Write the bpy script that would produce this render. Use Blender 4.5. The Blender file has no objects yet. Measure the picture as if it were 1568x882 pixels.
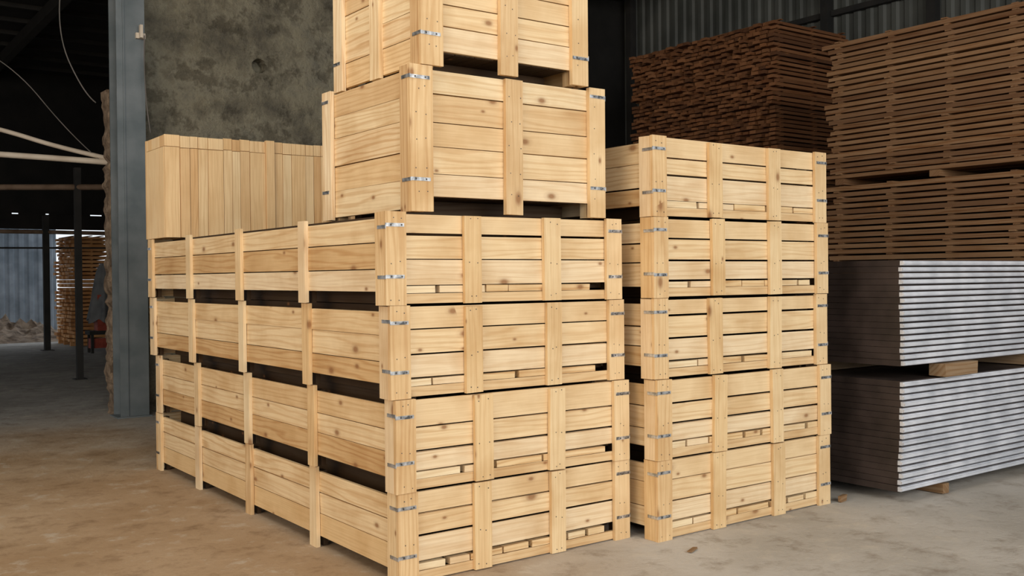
import bpy, math, random
from mathutils import Matrix, Vector
import mathutils.noise as mn
random.seed(7)
R = random.uniform
sc = bpy.context.scene
sc.view_settings.view_transform = 'Standard'

# ---------------------------------------------------------------- materials
def new_mat(name):
    m = bpy.data.materials.new(name); m.use_nodes = True
    nt = m.node_tree
    return m, nt, nt.nodes['Principled BSDF']
def N(nt, t, **kw):
    n = nt.nodes.new(t)
    for k, v in kw.items(): setattr(n, k, v)
    return n
def ramp(nt, stops):
    r = N(nt, 'ShaderNodeValToRGB')
    e = r.color_ramp.elements
    while len(e) < len(stops): e.new(0.5)
    for i, (p, c) in enumerate(stops):
        e[i].position = p; e[i].color = (*c, 1) if len(c) == 3 else c
    return r
def mixc(nt, mode, fac, a, b):
    m = N(nt, 'ShaderNodeMix', data_type='RGBA', blend_type=mode)
    for sock, v in ((0, fac), (6, a), (7, b)):
        if isinstance(v, bpy.types.NodeSocket): nt.links.new(v, m.inputs[sock])
        else: m.inputs[sock].default_value = v if sock == 0 else (*v, 1)
    return m.outputs[2]
def mathn(nt, op, a, b=None):
    m = N(nt, 'ShaderNodeMath', operation=op)
    for i, v in enumerate((a, b)):
        if v is None: continue
        if isinstance(v, bpy.types.NodeSocket): nt.links.new(v, m.inputs[i])
        else: m.inputs[i].default_value = v
    return m.outputs[0]

def wood_mat(name, cols, grain=0.36, knots=0.55, rough=0.65, knotcol=(0.27, 0.12, 0.045), stain=.75):
    m, nt, b = new_mat(name); L = nt.links
    uv = N(nt, 'ShaderNodeUVMap'); geo = N(nt, 'ShaderNodeNewGeometry')
    rc = ramp(nt, [(i / (len(cols) - 1), c) for i, c in enumerate(cols)])
    L.new(geo.outputs['Random Per Island'], rc.inputs[0])
    mp3 = N(nt, 'ShaderNodeMapping'); mp3.inputs['Scale'].default_value = (3.2, 5.5, 1)
    L.new(uv.outputs[0], mp3.inputs[0])
    vo = N(nt, 'ShaderNodeTexVoronoi', voronoi_dimensions='2D'); vo.inputs['Scale'].default_value = 1
    L.new(mp3.outputs[0], vo.inputs['Vector'])
    sx = N(nt, 'ShaderNodeSeparateColor'); L.new(vo.outputs['Color'], sx.inputs[0])
    size = N(nt, 'ShaderNodeMapRange'); L.new(sx.outputs[1], size.inputs[0]); size.inputs[3].default_value = .85; size.inputs[4].default_value = 2.8
    dist = mathn(nt, 'MULTIPLY', vo.outputs['Distance'], size.outputs[0])
    rk = ramp(nt, [(0.05, (1, 1, 1)), (0.09, (0.6, 0.6, 0.6)), (0.13, (0.22, 0.22, 0.22)), (0.22, (0, 0, 0))]); L.new(dist, rk.inputs[0])
    mk = mathn(nt, 'GREATER_THAN', sx.outputs[0], knots)
    kf = mathn(nt, 'MULTIPLY', mathn(nt, 'MULTIPLY', rk.outputs[0], mk), 0.85)
    mp = N(nt, 'ShaderNodeMapping'); mp.inputs['Scale'].default_value = (0.9, 8, 1)
    L.new(uv.outputs[0], mp.inputs[0])
    wv = N(nt, 'ShaderNodeTexWave', wave_type='BANDS', bands_direction='Y')
    wv.inputs['Scale'].default_value = 1.1; wv.inputs['Distortion'].default_value = 18
    wv.inputs['Detail'].default_value = 3; wv.inputs['Detail Scale'].default_value = 0.7
    L.new(mp.outputs[0], wv.inputs[0])
    r1 = ramp(nt, [(0.0, (0.70, 0.53, 0.36)), (0.5, (1, 1, 1))]); L.new(wv.outputs[1], r1.inputs[0])
    gv = mathn(nt, 'FRACT', mathn(nt, 'MULTIPLY', geo.outputs['Random Per Island'], 37.0))
    gf = mathn(nt, 'MULTIPLY', gv, grain * 1.8)
    c = mixc(nt, 'MULTIPLY', gf, rc.outputs[0], r1.outputs[0])
    mp2 = N(nt, 'ShaderNodeMapping'); mp2.inputs['Scale'].default_value = (3, 110, 1)
    L.new(uv.outputs[0], mp2.inputs[0])
    n2 = N(nt, 'ShaderNodeTexNoise'); n2.inputs['Scale'].default_value = 1; n2.inputs['Detail'].default_value = 3
    L.new(mp2.outputs[0], n2.inputs[0])
    r2 = ramp(nt, [(0.3, (0.76, 0.68, 0.58)), (0.6, (1, 1, 1))]); L.new(n2.outputs[0], r2.inputs[0])
    c = mixc(nt, 'MULTIPLY', 0.45, c, r2.outputs[0])
    n3 = N(nt, 'ShaderNodeTexNoise'); n3.inputs['Scale'].default_value = 2.5; n3.inputs['Detail'].default_value = 5
    L.new(uv.outputs[0], n3.inputs[0])
    r3 = ramp(nt, [(0.33, (0.78, 0.68, 0.56)), (0.55, (1, 1, 1)), (.75, (.94, .9, .84))]); L.new(n3.outputs[0], r3.inputs[0])
    c = mixc(nt, 'MULTIPLY', stain, c, r3.outputs[0])
    c = mixc(nt, 'MIX', kf, c, knotcol)
    L.new(c, b.inputs['Base Color'])
    b.inputs['Roughness'].default_value = rough
    b.inputs['Specular IOR Level'].default_value = 0.25
    bp = N(nt, 'ShaderNodeBump'); bp.inputs['Strength'].default_value = 0.25; bp.inputs['Distance'].default_value = 0.003
    L.new(n2.outputs[0], bp.inputs['Height']); L.new(bp.outputs[0], b.inputs['Normal'])
    return m

M_wood = wood_mat('crate_pine', [(0.66, 0.44, 0.215), (0.83, 0.62, 0.36), (0.86, 0.71, 0.47), (0.76, 0.54, 0.285), (0.85, 0.665, 0.41), (0.70, 0.47, 0.235), (0.87, 0.72, 0.50), (0.78, 0.575, 0.33), (0.61, 0.41, 0.215)])
M_slat = wood_mat('clear_pine', [(0.84, 0.58, 0.30), (0.93, 0.73, 0.45), (0.87, 0.62, 0.34), (0.91, 0.69, 0.41), (.76, .49, .24)], grain=0.2, knots=2, stain=.4)
M_lumber = wood_mat('dried_lumber', [(0.20, 0.112, 0.058), (0.30, 0.175, 0.092), (0.17, 0.09, 0.046), (0.26, 0.148, 0.078)], grain=0.5, knots=0.9)
M_lumber2 = wood_mat('red_lumber', [(0.17, 0.075, 0.034), (0.26, 0.12, 0.054), (0.10, 0.045, 0.022), (0.21, 0.095, 0.042)], grain=0.5, knots=0.9)
M_lumber3 = wood_mat('fresh_lumber', [(0.56, 0.29, 0.12), (0.68, 0.38, 0.17), (0.44, 0.22, 0.09)], grain=0.5, knots=0.9)
M_oldwood = wood_mat('weathered_block', [(0.28, 0.19, 0.11), (0.34, 0.24, 0.15)], grain=0.7)
M_inner = wood_mat('inner_shade_wood', [(0.05, 0.032, 0.018), (0.075, 0.046, 0.024)], grain=0.6)  # near-black wood paints the gap shade into the crates' inner parts

def noise_mat(name, c1, c2, scale, rough=0.8, bump=0.0, bscale=None, metal=0.0, detail=6):
    m, nt, b = new_mat(name); L = nt.links
    tc = N(nt, 'ShaderNodeTexCoord')
    n = N(nt, 'ShaderNodeTexNoise'); n.inputs['Scale'].default_value = scale; n.inputs['Detail'].default_value = detail
    L.new(tc.outputs['Object'], n.inputs[0])
    r = ramp(nt, [(0.35, c1), (0.65, c2)]); L.new(n.outputs[0], r.inputs[0])
    L.new(r.outputs[0], b.inputs['Base Color'])
    b.inputs['Roughness'].default_value = rough; b.inputs['Metallic'].default_value = metal
    if bump:
        n2 = N(nt, 'ShaderNodeTexNoise'); n2.inputs['Scale'].default_value = bscale or scale; n2.inputs['Detail'].default_value = 8
        L.new(tc.outputs['Object'], n2.inputs[0])
        bp = N(nt, 'ShaderNodeBump'); bp.inputs['Strength'].default_value = bump; bp.inputs['Distance'].default_value = 0.05
        L.new(n2.outputs[0], bp.inputs['Height']); L.new(bp.outputs[0], b.inputs['Normal'])
    return m
M_strap = noise_mat('galvanised_strap', (0.10, 0.105, 0.11), (0.72, 0.73, 0.74), 26, 0.38, metal=0.75, detail=2)
M_nail = noise_mat('nail_head', (0.05, 0.045, 0.04), (0.10, 0.09, 0.08), 30, 0.5, metal=0.4)
M_colsteel = noise_mat('painted_steel_blue', (0.10, 0.125, 0.138), (0.17, 0.195, 0.21), 3, 0.6)
M_dark = noise_mat('dark_steel', (0.010, 0.010, 0.010), (0.02, 0.018, 0.016), 4, 0.8)
M_roof = noise_mat('dark_roof_and_shade', (0.005, 0.005, 0.005), (0.013, 0.012, 0.011), 2, 0.95)  # near-black also paints interior shade onto partition and far walls
M_corr = noise_mat('corrugated_grey', (0.05, 0.055, 0.051), (0.085, 0.09, 0.083), 1.5, 0.6)
M_fence = noise_mat('corrugated_blue', (0.16, 0.20, 0.24), (0.30, 0.35, 0.41), 2, 0.6)
M_pipe = noise_mat('pale_pipe', (0.50, 0.42, 0.33), (0.62, 0.54, 0.44), 4, 0.6)
M_beam = noise_mat('rusty_beam', (0.10, 0.06, 0.035), (0.18, 0.12, 0.08), 4, 0.8)
M_cable = noise_mat('cable_rubber', (0.10, 0.095, 0.085), (0.16, 0.14, 0.13), 4, 0.7)
M_panel = noise_mat('panel_side_dark', (0.026, 0.018, 0.015), (0.05, 0.035, 0.030), 6, 0.45)
M_edge = noise_mat('panel_edge_zinc', (0.50, 0.52, 0.565), (0.72, 0.735, 0.78), 5, 0.45, metal=0.15)
M_brick = noise_mat('broken_brick', (0.12, 0.08, 0.05), (0.30, 0.22, 0.15), 9, 0.95, bump=0.8, bscale=22)
M_cloth = noise_mat('grey_tarp', (0.10, 0.11, 0.12), (0.18, 0.19, 0.20), 3, 0.9)
M_red = noise_mat('red_machine_paint', (0.22, 0.03, 0.015), (0.34, 0.06, 0.03), 8, 0.6)
M_dirt = noise_mat('rubble_dirt', (0.09, 0.06, 0.04), (0.28, 0.21, 0.15), 5, 0.95, bump=1.0, bscale=9)

def plaster():
    m, nt, b = new_mat('rough_plaster'); L = nt.links
    tc = N(nt, 'ShaderNodeTexCoord')
    n = N(nt, 'ShaderNodeTexNoise'); n.inputs['Scale'].default_value = 1.5; n.inputs['Detail'].default_value = 10; n.inputs['Roughness'].default_value = 0.66
    L.new(tc.outputs['Object'], n.inputs[0])
    r = ramp(nt, [(0.36, (0.17, 0.155, 0.12)), (0.46, (0.29, 0.265, 0.195)), (0.54, (0.42, 0.385, 0.285)), (0.66, (0.30, 0.285, 0.225))])
    L.new(n.outputs[0], r.inputs[0])
    n1 = N(nt, 'ShaderNodeTexNoise'); n1.inputs['Scale'].default_value = 3.5; n1.inputs['Detail'].default_value = 12; n1.inputs['Roughness'].default_value = .7
    L.new(tc.outputs['Object'], n1.inputs[0])
    r1 = ramp(nt, [(0.40, (0.45, 0.43, 0.40)), (0.48, (1, 1, 1)), (0.7, (1.0, 0.97, 0.9))]); L.new(n1.outputs[0], r1.inputs[0])
    c = mixc(nt, 'MULTIPLY', 0.8, r.outputs[0], r1.outputs[0])
    L.new(c, b.inputs['Base Color']); b.inputs['Roughness'].default_value = 0.95
    bp = N(nt, 'ShaderNodeBump'); bp.inputs['Strength'].default_value = 1.0; bp.inputs['Distance'].default_value = 0.2
    s = mathn(nt, 'ADD', n.outputs[0], n1.outputs[0])
    L.new(s, bp.inputs['Height']); L.new(bp.outputs[0], b.inputs['Normal'])
    return m
M_plaster = plaster()

def floor_mat():
    m, nt, b = new_mat('dusty_concrete'); L = nt.links
    tc = N(nt, 'ShaderNodeTexCoord'); sp = N(nt, 'ShaderNodeSeparateXYZ'); L.new(tc.outputs['Object'], sp.inputs[0])
    n = N(nt, 'ShaderNodeTexNoise'); n.inputs['Scale'].default_value = 0.9; n.inputs['Detail'].default_value = 8
    L.new(tc.outputs['Object'], n.inputs[0])
    n1 = N(nt, 'ShaderNodeTexNoise'); n1.inputs['Scale'].default_value = 4; n1.inputs['Detail'].default_value = 12; n1.inputs['Roughness'].default_value = 0.72
    L.new(tc.outputs['Object'], n1.inputs[0])
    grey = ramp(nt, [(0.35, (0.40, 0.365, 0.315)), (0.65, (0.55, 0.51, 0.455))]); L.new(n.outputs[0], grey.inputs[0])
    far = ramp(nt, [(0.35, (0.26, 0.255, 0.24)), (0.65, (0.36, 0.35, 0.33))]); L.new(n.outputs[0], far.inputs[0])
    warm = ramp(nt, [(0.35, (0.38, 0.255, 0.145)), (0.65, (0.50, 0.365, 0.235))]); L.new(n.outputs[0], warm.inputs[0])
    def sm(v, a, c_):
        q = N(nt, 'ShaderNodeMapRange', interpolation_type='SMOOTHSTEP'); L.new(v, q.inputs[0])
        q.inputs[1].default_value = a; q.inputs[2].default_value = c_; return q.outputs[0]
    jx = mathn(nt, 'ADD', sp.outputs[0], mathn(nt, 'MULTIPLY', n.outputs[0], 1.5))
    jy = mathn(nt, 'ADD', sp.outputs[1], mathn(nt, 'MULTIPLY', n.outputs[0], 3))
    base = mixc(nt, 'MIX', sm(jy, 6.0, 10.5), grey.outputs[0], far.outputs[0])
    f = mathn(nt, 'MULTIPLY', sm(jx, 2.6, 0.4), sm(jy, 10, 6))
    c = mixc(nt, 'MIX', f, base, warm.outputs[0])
    r1 = ramp(nt, [(0.34, (0.58, 0.52, 0.46)), (0.48, (1, 1, 1)), (0.68, (1.0, 1.0, 1.0))]); L.new(n1.outputs[0], r1.inputs[0])
    c = mixc(nt, 'MULTIPLY', 0.75, c, r1.outputs[0])
    r2 = ramp(nt, [(0.55, (0, 0, 0)), (0.66, (0.55, 0.55, 0.55))]); L.new(n1.outputs[0], r2.inputs[0])
    c = mixc(nt, 'MIX', r2.outputs[0], c, (0.60, 0.54, 0.45))
    L.new(c, b.inputs['Base Color']); b.inputs['Roughness'].default_value = 0.9
    b.inputs['Specular IOR Level'].default_value = 0.2
    bp = N(nt, 'ShaderNodeBump'); bp.inputs['Strength'].default_value = 0.6; bp.inputs['Distance'].default_value = 0.03
    L.new(n1.outputs[0], bp.inputs['Height']); L.new(bp.outputs[0], b.inputs['Normal'])
    return m
M_floor = floor_mat()

# ---------------------------------------------------------------- mesh builder
class MB:
    def __init__(s): s.v = []; s.f = []; s.uv = []; s.m = []
    def box(s, lo, hi, axis=0, mat=0, jit=0.0, rot=0.0, rax='Z'):
        lo = list(lo); hi = list(hi)
        ou, ov = R(0, 90), R(0, 90)
        a = axis; o = [i for i in range(3) if i != a]
        c = Vector([(lo[i] + hi[i]) / 2 for i in range(3)])
        rm = Matrix.Rotation(rot, 3, rax) if rot else None
        base = len(s.v); loc = []
        for k in range(8):
            p = Vector([(hi if (k >> i) & 1 else lo)[i] for i in range(3)])
            loc.append(p.copy())
            if rm: p = c + rm @ (p - c)
            if jit: p += Vector((R(-jit, jit), R(-jit, jit), R(-jit, jit)))
            s.v.append(tuple(p))
        for q in ((0, 2, 3, 1), (4, 5, 7, 6), (0, 1, 5, 4), (2, 6, 7, 3), (0, 4, 6, 2), (1, 3, 7, 5)):
            s.f.append([base + i for i in q]); s.m.append(mat)
            for i in q:
                p = loc[i]; s.uv.append((p[a] + ou, p[o[0]] + p[o[1]] + ov))
    def obj(s, name, mats, loc=(0, 0, 0), rz=0.0):
        me = bpy.data.meshes.new(name); me.from_pydata(s.v, [], s.f)
        uvl = me.uv_layers.new(name='UVMap')
        flat = [x for t in s.uv for x in t]
        if len(flat) == 2 * len(me.loops): uvl.data.foreach_set('uv', flat)
        me.polygons.foreach_set('material_index', s.m)
        for m in mats: me.materials.append(m)
        me.update()
        ob = bpy.data.objects.new(name, me); sc.collection.objects.link(ob)
        ob.location = loc; ob.rotation_euler = (0, 0, rz)
        return ob

T = 0.022
def straps(mb, LX, LY, zs, w=0.10):
    for z in zs:
        for (x0, x1) in ((-0.002, w), (LX - w, LX + 0.002)):
            for y0, y1 in ((-0.0025, 0.0005), (LY - 0.0005, LY + 0.0025)):
                dz = R(-.010, .010)
                mb.box((x0, y0, z - .0085 + dz), (x1, y1, z + .0085 + dz), 0, 1)
                for xx in (x0 + .03, x0 + .088):
                    ys = -0.0035 if y0 < 0.1 else LY + .0005
                    mb.box((xx - .004, ys, z + dz - .004), (xx + .004, ys + .003, z + dz + .004), 0, 2)
        for x0, x1 in ((-0.0025, 0.0005), (LX - .0005, LX + .0025)):
            for y0, y1 in ((-0.002, .08), (LY - .08, LY + .002)):
                mb.box((x0, y0, z - .0085), (x1, y1, z + .0085), 1, 1)
def nails(mb, xs, zs):
    for x in xs:
        for z in zs:
            xx = x + R(-.012, .012); zz = z + R(-.01, .01)
            mb.box((xx - .0025, -.001, zz - .0025), (xx + .0025, .0015, zz + .0025), 0, 2)

def boards_z(mb, lo, hi, z0, z1, n, axis, gap=.005):
    ws = [R(.80, 1.2) for _ in range(n)]; t = sum(ws); z = z0
    for w in ws:
        h = (z1 - z0) * w / t
        g = gap * R(.3, 1.9)
        l = list(lo); u = list(hi)
        l[2] = z + g / 2; u[2] = z + h - g / 2
        perp = 1 - axis
        d = R(-.002, .002); l[perp] += d; u[perp] += d
        mb.box(l, u, axis, 0, jit=.0018)
        z += h

def long_crate(LX, LY, H, loc, rz=0.0, nx=3, ny=4):
    mb = MB(); H2 = H - .003
    for side in (0, 1):
        def yy(a, b): return (a, b) if side == 0 else (LY - b, LY - a)
        pw = .106
        xs = [0] + [LX * i / nx - pw / 2 + R(-.015, .015) for i in range(1, nx)] + [LX - pw]
        for i, x in enumerate(xs):
            inner = 0 < i < nx
            w = pw + R(-.008, .008) if inner else pw + .006
            if i == nx: x = LX - w
            y0, y1 = yy(0, T)
            mb.box((x, y0, (R(0, .008) if inner else 0)), (x + w, y1, H2 - (R(0, .014) if inner else 0)), 2, 0, jit=.0012, rot=R(-.016, .016) if inner else 0, rax='Y')
            if side == 0: nails(mb, (x + w * .3, x + w * .7), (.03, .42, .2))
        y0, y1 = yy(T + .001, 2 * T)
        x = .03
        boards_z(mb, (x, y0, 0), (LX - x, y1, 0), .094, H2 - .004, 3, 0, gap=.009)
        mb.box((x, y0, .006), (LX - x, y1, .054), 0, 0, jit=.002)
        xx = .112
        while xx < LX - .2:
            w = min(R(.10, .30), LX - .11 - xx)
            mb.box((xx, y0 if side == 0 else y1 - .06, .0565), (xx + w, y0 + .06 if side == 0 else y1, .0925 - R(0, .005)), 0, 0, jit=.0012)
            xx += w + R(.004, .034)
    for side in (0, 1):
        def xr(a, b): return (a, b) if side == 0 else (LX - b, LX - a)
        pw = .085
        x0, x1 = xr(0, T)
        ysp = [T + .001] + [LY * i / ny - pw / 2 for i in range(1, ny)] + [LY - T - pw - .001]
        for i, y in enumerate(ysp):
            mb.box((x0, y, 0), (x1, y + pw, H2 - .002), 2, 0, jit=.0015)
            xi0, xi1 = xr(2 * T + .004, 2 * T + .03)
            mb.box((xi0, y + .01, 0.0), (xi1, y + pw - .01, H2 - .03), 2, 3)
        x0, x1 = xr(T + .001, 2 * T)
        boards_z(mb, (x0, 2 * T + .002, 0), (x1, LY - 2 * T - .002, 0), .062, H2 - .028, 3, 1, gap=.006)
    x = .09
    while x < LX - .15:
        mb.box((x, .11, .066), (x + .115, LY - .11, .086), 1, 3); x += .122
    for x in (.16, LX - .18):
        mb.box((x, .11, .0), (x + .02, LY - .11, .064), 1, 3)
        mb.box((x, .11, .088), (x + .02, LY - .11, H2 - .002), 1, 3)  # added full-height dividers that keep the side gaps dark
    straps(mb, LX, LY, (.135, .375))
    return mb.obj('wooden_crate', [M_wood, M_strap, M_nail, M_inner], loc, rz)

def tall_crate(LX, LY, H, loc, rz=0.0, sidepost=False):
    mb = MB(); H2 = H - .003
    for side in (0, 1):
        def yy(a, b): return (a, b) if side == 0 else (LY - b, LY - a)
        y0, y1 = yy(0, .026)
        w = .128
        mb.box((0, y0, 0), (w, y1, H2), 2, 0, jit=.001)
        mb.box((LX - .112, y0, 0), (LX, y1, H2), 2, 0, jit=.001)
        mb.box((LX / 2 - .055, y0, 0), (LX / 2 + .055, y1, H2 - .012), 2, 0, jit=.0015, rot=.006, rax='Y')
        if side == 0: nails(mb, (.04, .09, LX / 2 - .03, LX / 2 + .03, LX - .07), (.1, .22, .35, .48, .6))
        y0, y1 = yy(.027, .050)
        boards_z(mb, (.03, y0, 0), (LX - .03, y1, 0), .078, H2 - .012, 5, 0, gap=.004)
    for side in (0, 1):
        def xr(a, b): return (a, b) if side == 0 else (LX - b, LX - a)
        x0, x1 = xr(0, .024)
        for y in [.027, LY - .027 - .075] + ([LY / 2 - .05] if sidepost else []):
            mb.box((x0, y, 0), (x1, y + (.1 if (sidepost and abs(y - LY / 2 + .05) < .01) else .075), H2), 2, 0, jit=.001)
        x0, x1 = xr(.025, .048)
        boards_z(mb, (x0, .052, 0), (x1, LY - .052, 0), .015, H2 - .02, 5, 1, gap=.004)
        x0, x1 = xr(.049, .10)
        for y in (.052, LY - .105): mb.box((x0, y, .0), (x1, y + .05, H2 - .02), 2, 0)
    x = .11
    while x < LX - .2:
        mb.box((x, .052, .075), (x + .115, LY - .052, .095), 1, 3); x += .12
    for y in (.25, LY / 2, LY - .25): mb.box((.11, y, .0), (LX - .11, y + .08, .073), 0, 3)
    y = .055
    while y < LY - .15:
        mb.box((.055, y, H2 - .034), (LX - .055, y + .12, H2 - .014), 0, 0); y += .125
    straps(mb, LX, LY, (.155, .655), .11)
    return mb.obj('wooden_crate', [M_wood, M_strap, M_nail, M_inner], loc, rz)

H = .453
offs = [(.044, .01, .002), (.027, -.004, -.002), (.009, .006, .003), (-.014, 0, 0)]
for k in range(4):
    dx, dy, rz = offs[k]
    long_crate(1.505, 3.83, H, (dx, dy, k * H), rz)
offs = [(.022, .0, .001), (.016, -.01, -.002), (.008, .004, .002), (.0, -.006, -.001), (.004, .004, 0.001)]
for k in range(5):
    dx, dy, rz = offs[k]
    long_crate(1.55, 3.75, .455, (1.575 + dx, -.165 + dy, k * .455), rz)
zt = 4 * H
tall_crate(1.245, .97, .715, (.125, -.004, zt), 0.0)
tall_crate(1.06, .95, .715, (.185, -.012, zt + .715), 0.0, sidepost=True)

def slat_crate():
    mb = MB(); LX, LY, Hh = 1.44, .5, .775
    x = 0; i = 0
    while x < LX - .03:
        w = min(R(.060, .078) if i % 4 else R(.11, .13), LX - x)
        proud = (i in (9, 16))
        d = -.014 if proud else R(0, .006)
        top = Hh + (0.005 if proud else -R(0, .008))
        mb.box((x + .002, d, 0), (x + w - .002, .026, top - .092 if not proud else top), 2, 0, jit=.001)
        if not proud: mb.box((x + .002, d + .002, top - .087), (x + w - .002, .026, top), 2, 0, jit=.001)
        mb.box((x + .001, LY - .026, 0), (x + w - .001, LY, top), 2, 0)
        x += w; i += 1
    y = .028
    while y < LY - .05:
        w = min(R(.09, .12), LY - .028 - y)
        for x0 in (0, LX - .026):
            mb.box((x0, y + .001, 0), (x0 + .026, y + w - .001, Hh - .092), 2, 0)
            mb.box((x0 + .002, y + .001, Hh - .088), (x0 + .026, y + w - .001, Hh - .004), 2, 0)
        y += w
    for z in (.08, .36, .68):
        mb.box((.028, .028, z), (LX - .028, .05, z + .08), 0, 0)
        mb.box((.028, LY - .05, z), (LX - .028, LY - .028, z + .08), 0, 0)
    mb.box((.028, .052, .01), (LX - .028, LY - .052, .03), 0, 0)
    mb.obj('slatted_plank_crate', [M_slat], (-.005, 3.40, zt), 0)
slat_crate()

# ---------------------------------------------------------------- metal sheet bundles (with timber bearers)
def sheet_bundle(loc, n, pitch, LX, LY, bearers, lean=0.0):
    mb = MB()
    for i in range(n):
        z = i * pitch; dx = R(-.005, .005) + lean * i; dy = R(-.006, .006)
        mb.box((dx, .022 + dy, z), (LX + dx, LY + dy, z + pitch * .95), 0, 0)
        zz = z + pitch * .14
        mb.box((dx, dy, zz), (LX + dx, .022 + dy, zz + pitch * .68), 0, 1, jit=.0008)
        mb.box((dx + .001, dy - .010, zz + pitch * .14), (LX + dx - .001, dy + .001, zz + pitch * .52), 0, 1, jit=.001)
    for lo, hi, ax in bearers: mb.box(lo, hi, ax, 2, jit=.003)
    return mb.obj('metal_sheet_bundle', [M_panel, M_edge, M_oldwood], loc, 0)
sheet_bundle((3.49, -.45, .072), 17, .0422, 2.7, 1.35,
             [((x, -.02, -.069), (x + .07, 1.3, -.003), 1) for x in (.46, 2.1)], .0022)
sheet_bundle((3.535, -.44, .884), 17, .0408, 2.7, 1.3,
             [((.40, -.06, -.088), (.80, .06, -.004), 0), ((.1, .74, -.088), (2.4, .84, -.004), 0), ((1.66, .0, -.088), (1.76, .7, -.004), 1)])

# ---------------------------------------------------------------- lumber stacks
def lumber_A():
    mb = MB(); X0, X1, Y0, Y1 = 0, 1.2, -3.9, 0
    for (z0, z1) in ((.1, 1.20), (1.28, 2.40), (2.47, 3.88)):
        n = int((z1 - z0) / .056); p = (z1 - z0) / n
        for i in range(n):
            z = z0 + i * p
            xx = X0 + R(-.022, .014)
            for k in range(6):
                w = .185
                e = R(-.07, .07)
                mb.box((xx, Y0 + R(-.03, .03), z), (xx + w, Y1 + e, z + p * .72), 1, 0, jit=.004)
                xx += .2
            for y in (-3.8, -3.2, -2.57, -1.95, -1.33, -.72, -.12):
                yy = y + R(-.03, .03)
                mb.box((X0 + R(-.03, .03), yy - .03, z + p * .75), (X1, yy + .03, z + p * .98), 0, 0)
        for y in (-3.6, -2.4, -1.2, -.15):
            mb.box((X0 - .02, y - .05, z0 - .065 if z0 > .5 else 0), (X1, y + .05, z0 - .004), 0, 0)
    mb.obj('lumber_stack', [M_lumber], (6.5, 2.30, 0))
lumber_A()
def lumber_B(loc, LX, LY, Ht, pitch, bw, jit=.04, rz=0.0, mat=None):
    mb = MB(); z = .1
    while z < Ht:
        y = R(-.03, .03); lay = R(-.02, .02)
        while y < LY - bw * .5:
            e = R(-jit, jit) + lay
            mb.box((e, y, z), (LX + R(-jit, jit), y + bw * R(.75, .95), z + pitch * R(.6, .8)), 0, 0, rot=R(-.015, .015))
            y += bw
        for x in (.08, LX * .5, LX - .15):
            mb.box((x, -.03, z + pitch * .81), (x + .05, LY, z + pitch * .99), 1, 0)
        z += pitch
    for y in (.2, LY / 2, LY - .3): mb.box((.0, y, 0), (LX, y + .1, .095), 0, 0)
    return mb.obj('lumber_stack', [mat or M_lumber2], loc, rz)
lumber_B((7.72, 3.98, 0), 1.5, 2.6, 4.64, .056, .11, .06)
lumber_B((2.95, 20.0, 0), .8, 1.7, 2.5, .09, .2, .05, mat=M_lumber3)

# ---------------------------------------------------------------- shell
ZC = 6.5
def plane_obj(name, mat, lo, hi, axis=0):
    mb = MB(); mb.box(lo, hi, axis, 0); return mb.obj(name, [mat])
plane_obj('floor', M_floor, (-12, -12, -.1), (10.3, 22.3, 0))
plane_obj('ground_outside', M_dirt, (-40, 22.35, -.12), (40, 60, -.01))
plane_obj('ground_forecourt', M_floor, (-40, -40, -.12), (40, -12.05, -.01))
mb = MB()
mb.box((-12.2, -8, ZC), (10.4, 22.3, ZC + .06), 0, 0)
y = -7.5
while y < 22:
    mb.box((-12, y, ZC - .08), (9.95, y + .06, ZC), 0, 1); y += 1.1
for x in (-9, -5.5, -2, 1.5, 5.4, 8.5):
    mb.box((x, -8, ZC - .3), (x + .15, 7.3, ZC - .08), 1, 1)
    mb.box((x, 7.7, ZC - .3), (x + .15, 9.25 if x > 5 else 21.9, ZC - .08), 1, 1)
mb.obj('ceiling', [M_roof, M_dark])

w = plane_obj('wall_back', M_plaster, (.93, 7.35, 0), (5.1, 7.62, ZC))
bpy.ops.mesh.primitive_cylinder_add(radius=.09, depth=.4, vertices=20, location=(2.34, 7.35, 4.06), rotation=(math.pi / 2, 0, 0))
cut = bpy.context.object
for v in cut.data.vertices: v.co.x *= R(.85, 1.15); v.co.y *= R(.85, 1.1)
bo = w.modifiers.new('hole', 'BOOLEAN'); bo.object = cut; bo.operation = 'DIFFERENCE'
dg = bpy.context.evaluated_depsgraph_get()
nm = bpy.data.meshes.new_from_object(w.evaluated_get(dg)); w.modifiers.clear(); w.data = nm
bpy.data.objects.remove(cut)

v = []; f = []; n = 130
for i in range(n + 1):
    z = 3.6 * i / n
    e = .60 + .04 * mn.noise(Vector((z * 3, 0, 0))) + .03 * mn.noise(Vector((z * 14, 5, 0)))
    for (x, y) in ((.929, 7.36), (e, 7.36 + .05 * mn.noise(Vector((z * 9, 9, 0)))), (e + .04 * mn.noise(Vector((z * 8, 2, 0))), 7.6), (.929, 7.61)):
        v.append((x, max(y, 7.33), z))
for i in range(n):
    for a, b_ in ((0, 1), (1, 2), (2, 3)):
        f.append((4 * i + a, 4 * i + 4 + a, 4 * i + 4 + b_, 4 * i + b_))
f.append((4 * n, 4 * n + 3, 4 * n + 2, 4 * n + 1))
me = bpy.data.meshes.new('trim_masonry_edge'); me.from_pydata(v, [], f); me.materials.append(M_brick)
ob = bpy.data.objects.new('trim_masonry_edge', me); sc.collection.objects.link(ob)

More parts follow.
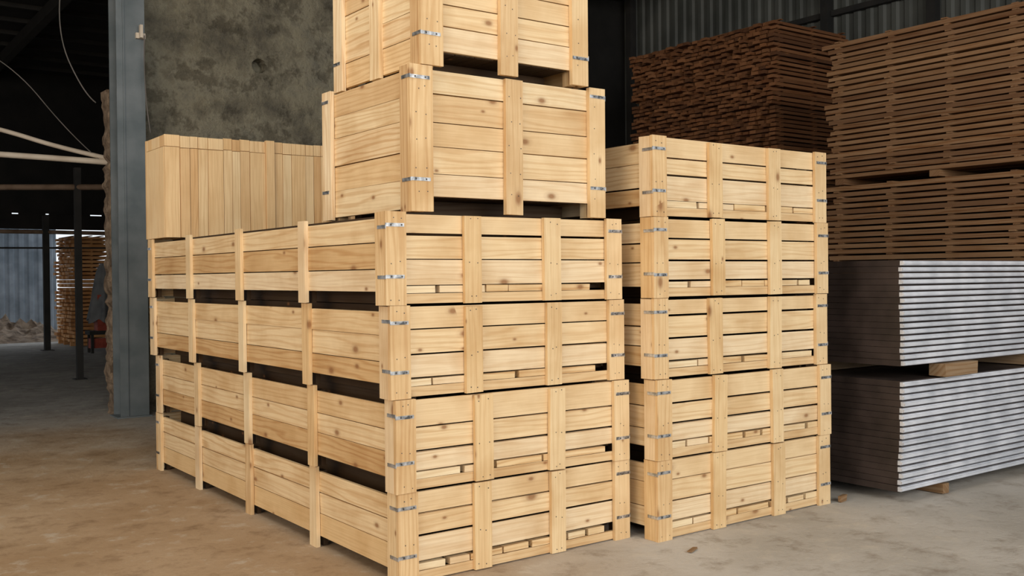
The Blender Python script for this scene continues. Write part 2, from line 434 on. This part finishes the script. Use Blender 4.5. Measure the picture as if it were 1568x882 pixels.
mb = MB()
mb.box((.60, 7.02, .015), (.90, 7.04, ZC - .31), 2, 0)
mb.box((.60, 7.30, .015), (.90, 7.32, ZC - .31), 2, 0)
mb.box((.742, 7.04, .015), (.758, 7.30, ZC - .31), 2, 0)
mb.box((.56, 6.98, 0), (.92, 7.32, .015), 0, 0)
mb.box((.80, 6.98, 4.12), (.90, 7.02, 4.18), 0, 1)
mb.box((.83, 6.93, 4.12), (.86, 6.98, 4.26), 0, 1)
mb.box((.665, 7.005, .015), (.68, 7.02, ZC - .31), 2, 0)
mb.obj('steel_column', [M_colsteel, M_pipe])

def corrugated(name, mat, axis, a0, a1, off, z0, z1, pitch=.2, dep=.035):
    v = []; f = []; a = a0
    prof = [(0, 0), (.35, 0), (.5, 1), (.85, 1)]
    pts = []
    while a < a1:
        for t, d in prof:
            pts.append((a + t * pitch, off + d * dep))
        a += pitch
    for p in pts:
        for z in (z0, z1):
            v.append((p[1], p[0], z) if axis == 1 else (p[0], p[1], z))
    for i in range(len(pts) - 1):
        f.append((2 * i, 2 * i + 1, 2 * i + 3, 2 * i + 2))
    me = bpy.data.meshes.new(name); me.from_pydata(v, [], f); me.materials.append(mat)
    ob = bpy.data.objects.new(name, me); sc.collection.objects.link(ob)
    sd = ob.modifiers.new('t', 'SOLIDIFY'); sd.thickness = .004
    return ob
corrugated('wall_right', M_corr, 1, -8, 9.25, 10.06, 0, ZC)
plane_obj('wall_partition', M_roof, (5.1, 9.3, 0), (10.2, 9.45, ZC))  # shade of the deep dark space is in this near-black colour
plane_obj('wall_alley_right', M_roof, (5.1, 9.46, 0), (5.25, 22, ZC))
mb = MB()
for y in (9.0, 4.86, 3.2, -1, -5):
    mb.box((9.9, y - .06, 0), (10.04, y + .06, ZC - .09), 2, 0)
for z in (5.22, 3.4, 1.6):
    for a, b in ((4.93, 8.9), (3.27, 4.79), (-.93, 3.13), (-4.9, -1.07)):
        mb.box((9.97, a, z), (10.05, b, z + .08), 1, 0)
mb.obj('trim_wall_girts', [M_dark])

mb = MB()
mb.box((-12, 22, 2.75), (5.1, 22.1, 3.10), 0, 0)
mb.box((-12, 22, 3.13), (5.1, 22.1, ZC), 0, 0)
x = -11.9
while x < 5:
    mb.box((x, 21.98, 3.10), (x + R(.2, .6), 22.06, 3.13), 0, 0); x += R(.35, .7)
mb.obj('wall_far', [M_roof])  # alley gloom is put into the header's near-black colour
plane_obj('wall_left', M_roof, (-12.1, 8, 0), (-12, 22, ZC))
corrugated('corrugated_fence', M_fence, 0, -6, 3.9, 26.5, 0, 3.2, .25, .04)

v = []; f = []; nx, ny = 70, 24
for i in range(nx):
    for j in range(ny):
        x = -4 + 8.0 * i / (nx - 1); y = 22.6 + 3.4 * j / (ny - 1)
        e = math.sin(math.pi * j / (ny - 1)) * max(0, math.sin(math.pi * i / (nx - 1))) ** .4
        z = e * (.5 + .4 * mn.noise(Vector((x * 1.3, y * 1.3, 0))) + .35 * mn.noise(Vector((x * 6, y * 6, 3)))) - .02
        v.append((x, y, max(z, -.02)))
for i in range(nx - 1):
    for j in range(ny - 1):
        a = i * ny + j; f.append((a, a + ny, a + ny + 1, a + 1))
me = bpy.data.meshes.new('rubble_mound'); me.from_pydata(v, [], f); me.materials.append(M_dirt)
ob = bpy.data.objects.new('rubble_mound', me); sc.collection.objects.link(ob)

def tube(name, pts, r, mat, res=3):
    cu = bpy.data.curves.new(name, 'CURVE'); cu.dimensions = '3D'; cu.bevel_depth = r; cu.bevel_resolution = res
    sp = cu.splines.new('NURBS' if len(pts) > 2 else 'POLY'); sp.points.add(len(pts) - 1)
    for p, q in zip(sp.points, pts): p.co = (*q, 1)
    if len(pts) > 2: sp.use_endpoint_u = True; sp.order_u = 3
    sp.resolution_u = 8; cu.use_fill_caps = True
    cu.materials.append(mat)
    ob = bpy.data.objects.new(name, cu); sc.collection.objects.link(ob); return ob
def frame(name, posts, beams, r):
    mb = MB()
    for x, y, h in posts:
        mb.box((x - r, y - r, 0), (x + r, y + r, h), 2, 0)
        mb.box((x - 2 * r, y - 2 * r, 0), (x + 2 * r, y + 2 * r, .012), 2, 0)
    ob = mb.obj(name, [M_dark])
    for i, (a, b, rr, m) in enumerate(beams):
        t = tube('beam_%d' % (i + 1), [a, b], rr, m); t.parent = ob
frame('steel_pole_frame', [(1.28, 11.9, 3.2), (-2.4, 14.6, 3.2)],
      [((-2.4, 14.6, 2.95), (1.95, 11.4, 2.9), .045, M_beam)], .045)
frame('steel_pole_frame', [(2.24, 19.1, 2.9), (-1.6, 20.6, 2.9), (4.4, 18.3, 2.9)],
      [((-1.6, 20.6, 2.6), (2.24, 19.1, 2.55), .045, M_beam), ((2.24, 19.1, 2.55), (4.4, 18.3, 2.5), .045, M_beam),
       ((-1.6, 20.6, 2.22), (4.4, 18.3, 2.2), .02, M_dark)], .06)
tube('overhead_pipe', [(-2.2, 10.6, 4.0), (-1.2, 9.9, 3.62), (-.2, 9.15, 3.33), (.4, 8.7, 3.08), (.95, 8.3, 2.93)], .028, M_pipe)
tube('overhead_pipe', [(-2.2, 10.6, 3.2), (-.2, 9.15, 3.03), (.95, 8.3, 2.90)], .036, M_pipe)
tube('hanging_cable', [(.35, 7.6, 6.2), (.3, 7.9, 5.3), (.2, 8.0, 4.3), (.45, 7.8, 3.6), (.55, 7.7, 3.5)], .007, M_cable)
tube('hanging_cable', [(-.6, 9.4, 4.4), (-.1, 9.2, 4.2), (.5, 8.6, 3.2), (.8, 8.4, 2.9)], .006, M_cable)
tube('hanging_cable', [(.88, 6.95, 4.15), (.84, 6.9, 3.6), (.93, 6.95, 3.1)], .006, M_cable)

# tarp-covered machine: draped tarp over a red-painted base on legs
v = []; f = []; seg = 48; rings = 12
for k in range(rings):
    t = k / (rings - 1); z = 1.85 - 1.2 * t
    r0 = .06 + .24 * t ** .6
    for i in range(seg):
        a = 2 * math.pi * i / seg
        r = r0 * (1 + (.05 + .16 * t) * math.sin(7 * a + 2 * t) + .06 * math.sin(13 * a))
        v.append((r * math.cos(a), r * .9 * math.sin(a), z + (.05 * math.sin(5 * a) if k == rings - 1 else 0)))
for k in range(rings - 1):
    for i in range(seg):
        j = (i + 1) % seg; f.append((k * seg + i, k * seg + j, (k + 1) * seg + j, (k + 1) * seg + i))
f.append(tuple(range(seg)))
me = bpy.data.meshes.new('tarp'); me.from_pydata(v, [], f); me.materials.append(M_cloth)
me.polygons.foreach_set('use_smooth', [True] * len(me.polygons))
tarp = bpy.data.objects.new('tarp', me); sc.collection.objects.link(tarp)
mb = MB()
mb.box((-.17, -.15, .45), (.17, .15, 1.2), 2, 0)
mb.box((-.34, -.2, .38), (.38, .2, .46), 0, 1)
for x in (-.3, .3):
    for y in (-.16, .12): mb.box((x, y, 0), (x + .05, y + .05, .38), 2, 1)
mb.box((-.3, -.1, .1), (.3, .1, .3), 0, 0)
base = mb.obj('tarp_covered_machine', [M_red, M_dark], (3.05, 17.6, 0))
tarp.parent = base

for (x, y, s, h, a) in ((1.62, -.40, .09, .010, .4), (3.25, -.18, .08, .04, .2)):
    mb = MB(); mb.box((-s / 2, -.012, 0), (s / 2, .012, h), 0, 0, jit=.003)
    o = mb.obj('wood_offcut', [M_oldwood], (x, y, .0035), a)

# ---------------------------------------------------------------- light
wd = bpy.data.worlds.new('sky'); sc.world = wd; wd.use_nodes = True
bg = wd.node_tree.nodes['Background']; bg.inputs[0].default_value = (.88, .94, 1, 1); bg.inputs[1].default_value = 1.1
def area(name, loc, tgt, sx, sy, e, col):
    l = bpy.data.lights.new(name, 'AREA'); l.shape = 'RECTANGLE'; l.size = sx; l.size_y = sy; l.energy = e; l.color = col
    o = bpy.data.objects.new(name, l); sc.collection.objects.link(o); o.location = loc
    o.rotation_euler = (Vector(tgt) - Vector(loc)).to_track_quat('-Z', 'Y').to_euler()
area('daylight_doorway', (0, -10, 4.0), (1.5, 1, 0.6), 9, 4.5, 700, (1.0, .965, .90))
area('warm_bounce_fill', (-9, -2, 4.0), (0, 2.5, .6), 7, 4, 310, (1.0, .74, .45))  # added warm lamp standing in for bounce on the left faces
area('added_overhead_fill', (-2.3, -.5, 6.15), (.6, 4.2, 2.2), 4, 2, 200, (1.0, .95, .86))  # added lamp brightening slats, plaster and floor; the ceiling has no skylight

# ---------------------------------------------------------------- camera
cam = bpy.data.cameras.new('camera'); co = bpy.data.objects.new('camera', cam); sc.collection.objects.link(co)
cam.lens = 35.08; cam.sensor_width = 36
pitch = math.atan(17 / 1528); roll = math.atan(.0093)
f = Vector((.589 * math.cos(pitch), .808 * math.cos(pitch), -math.sin(pitch))).normalized()
r = f.cross(Vector((0, 0, 1))).normalized(); u = r.cross(f)
r2 = r * math.cos(roll) - u * math.sin(roll); u2 = u * math.cos(roll) + r * math.sin(roll)
Mx = Matrix((r2, u2, -f)).transposed().to_4x4(); Mx.translation = Vector((-2.319, -4.175, 1.49))
co.matrix_world = Mx
sc.camera = co
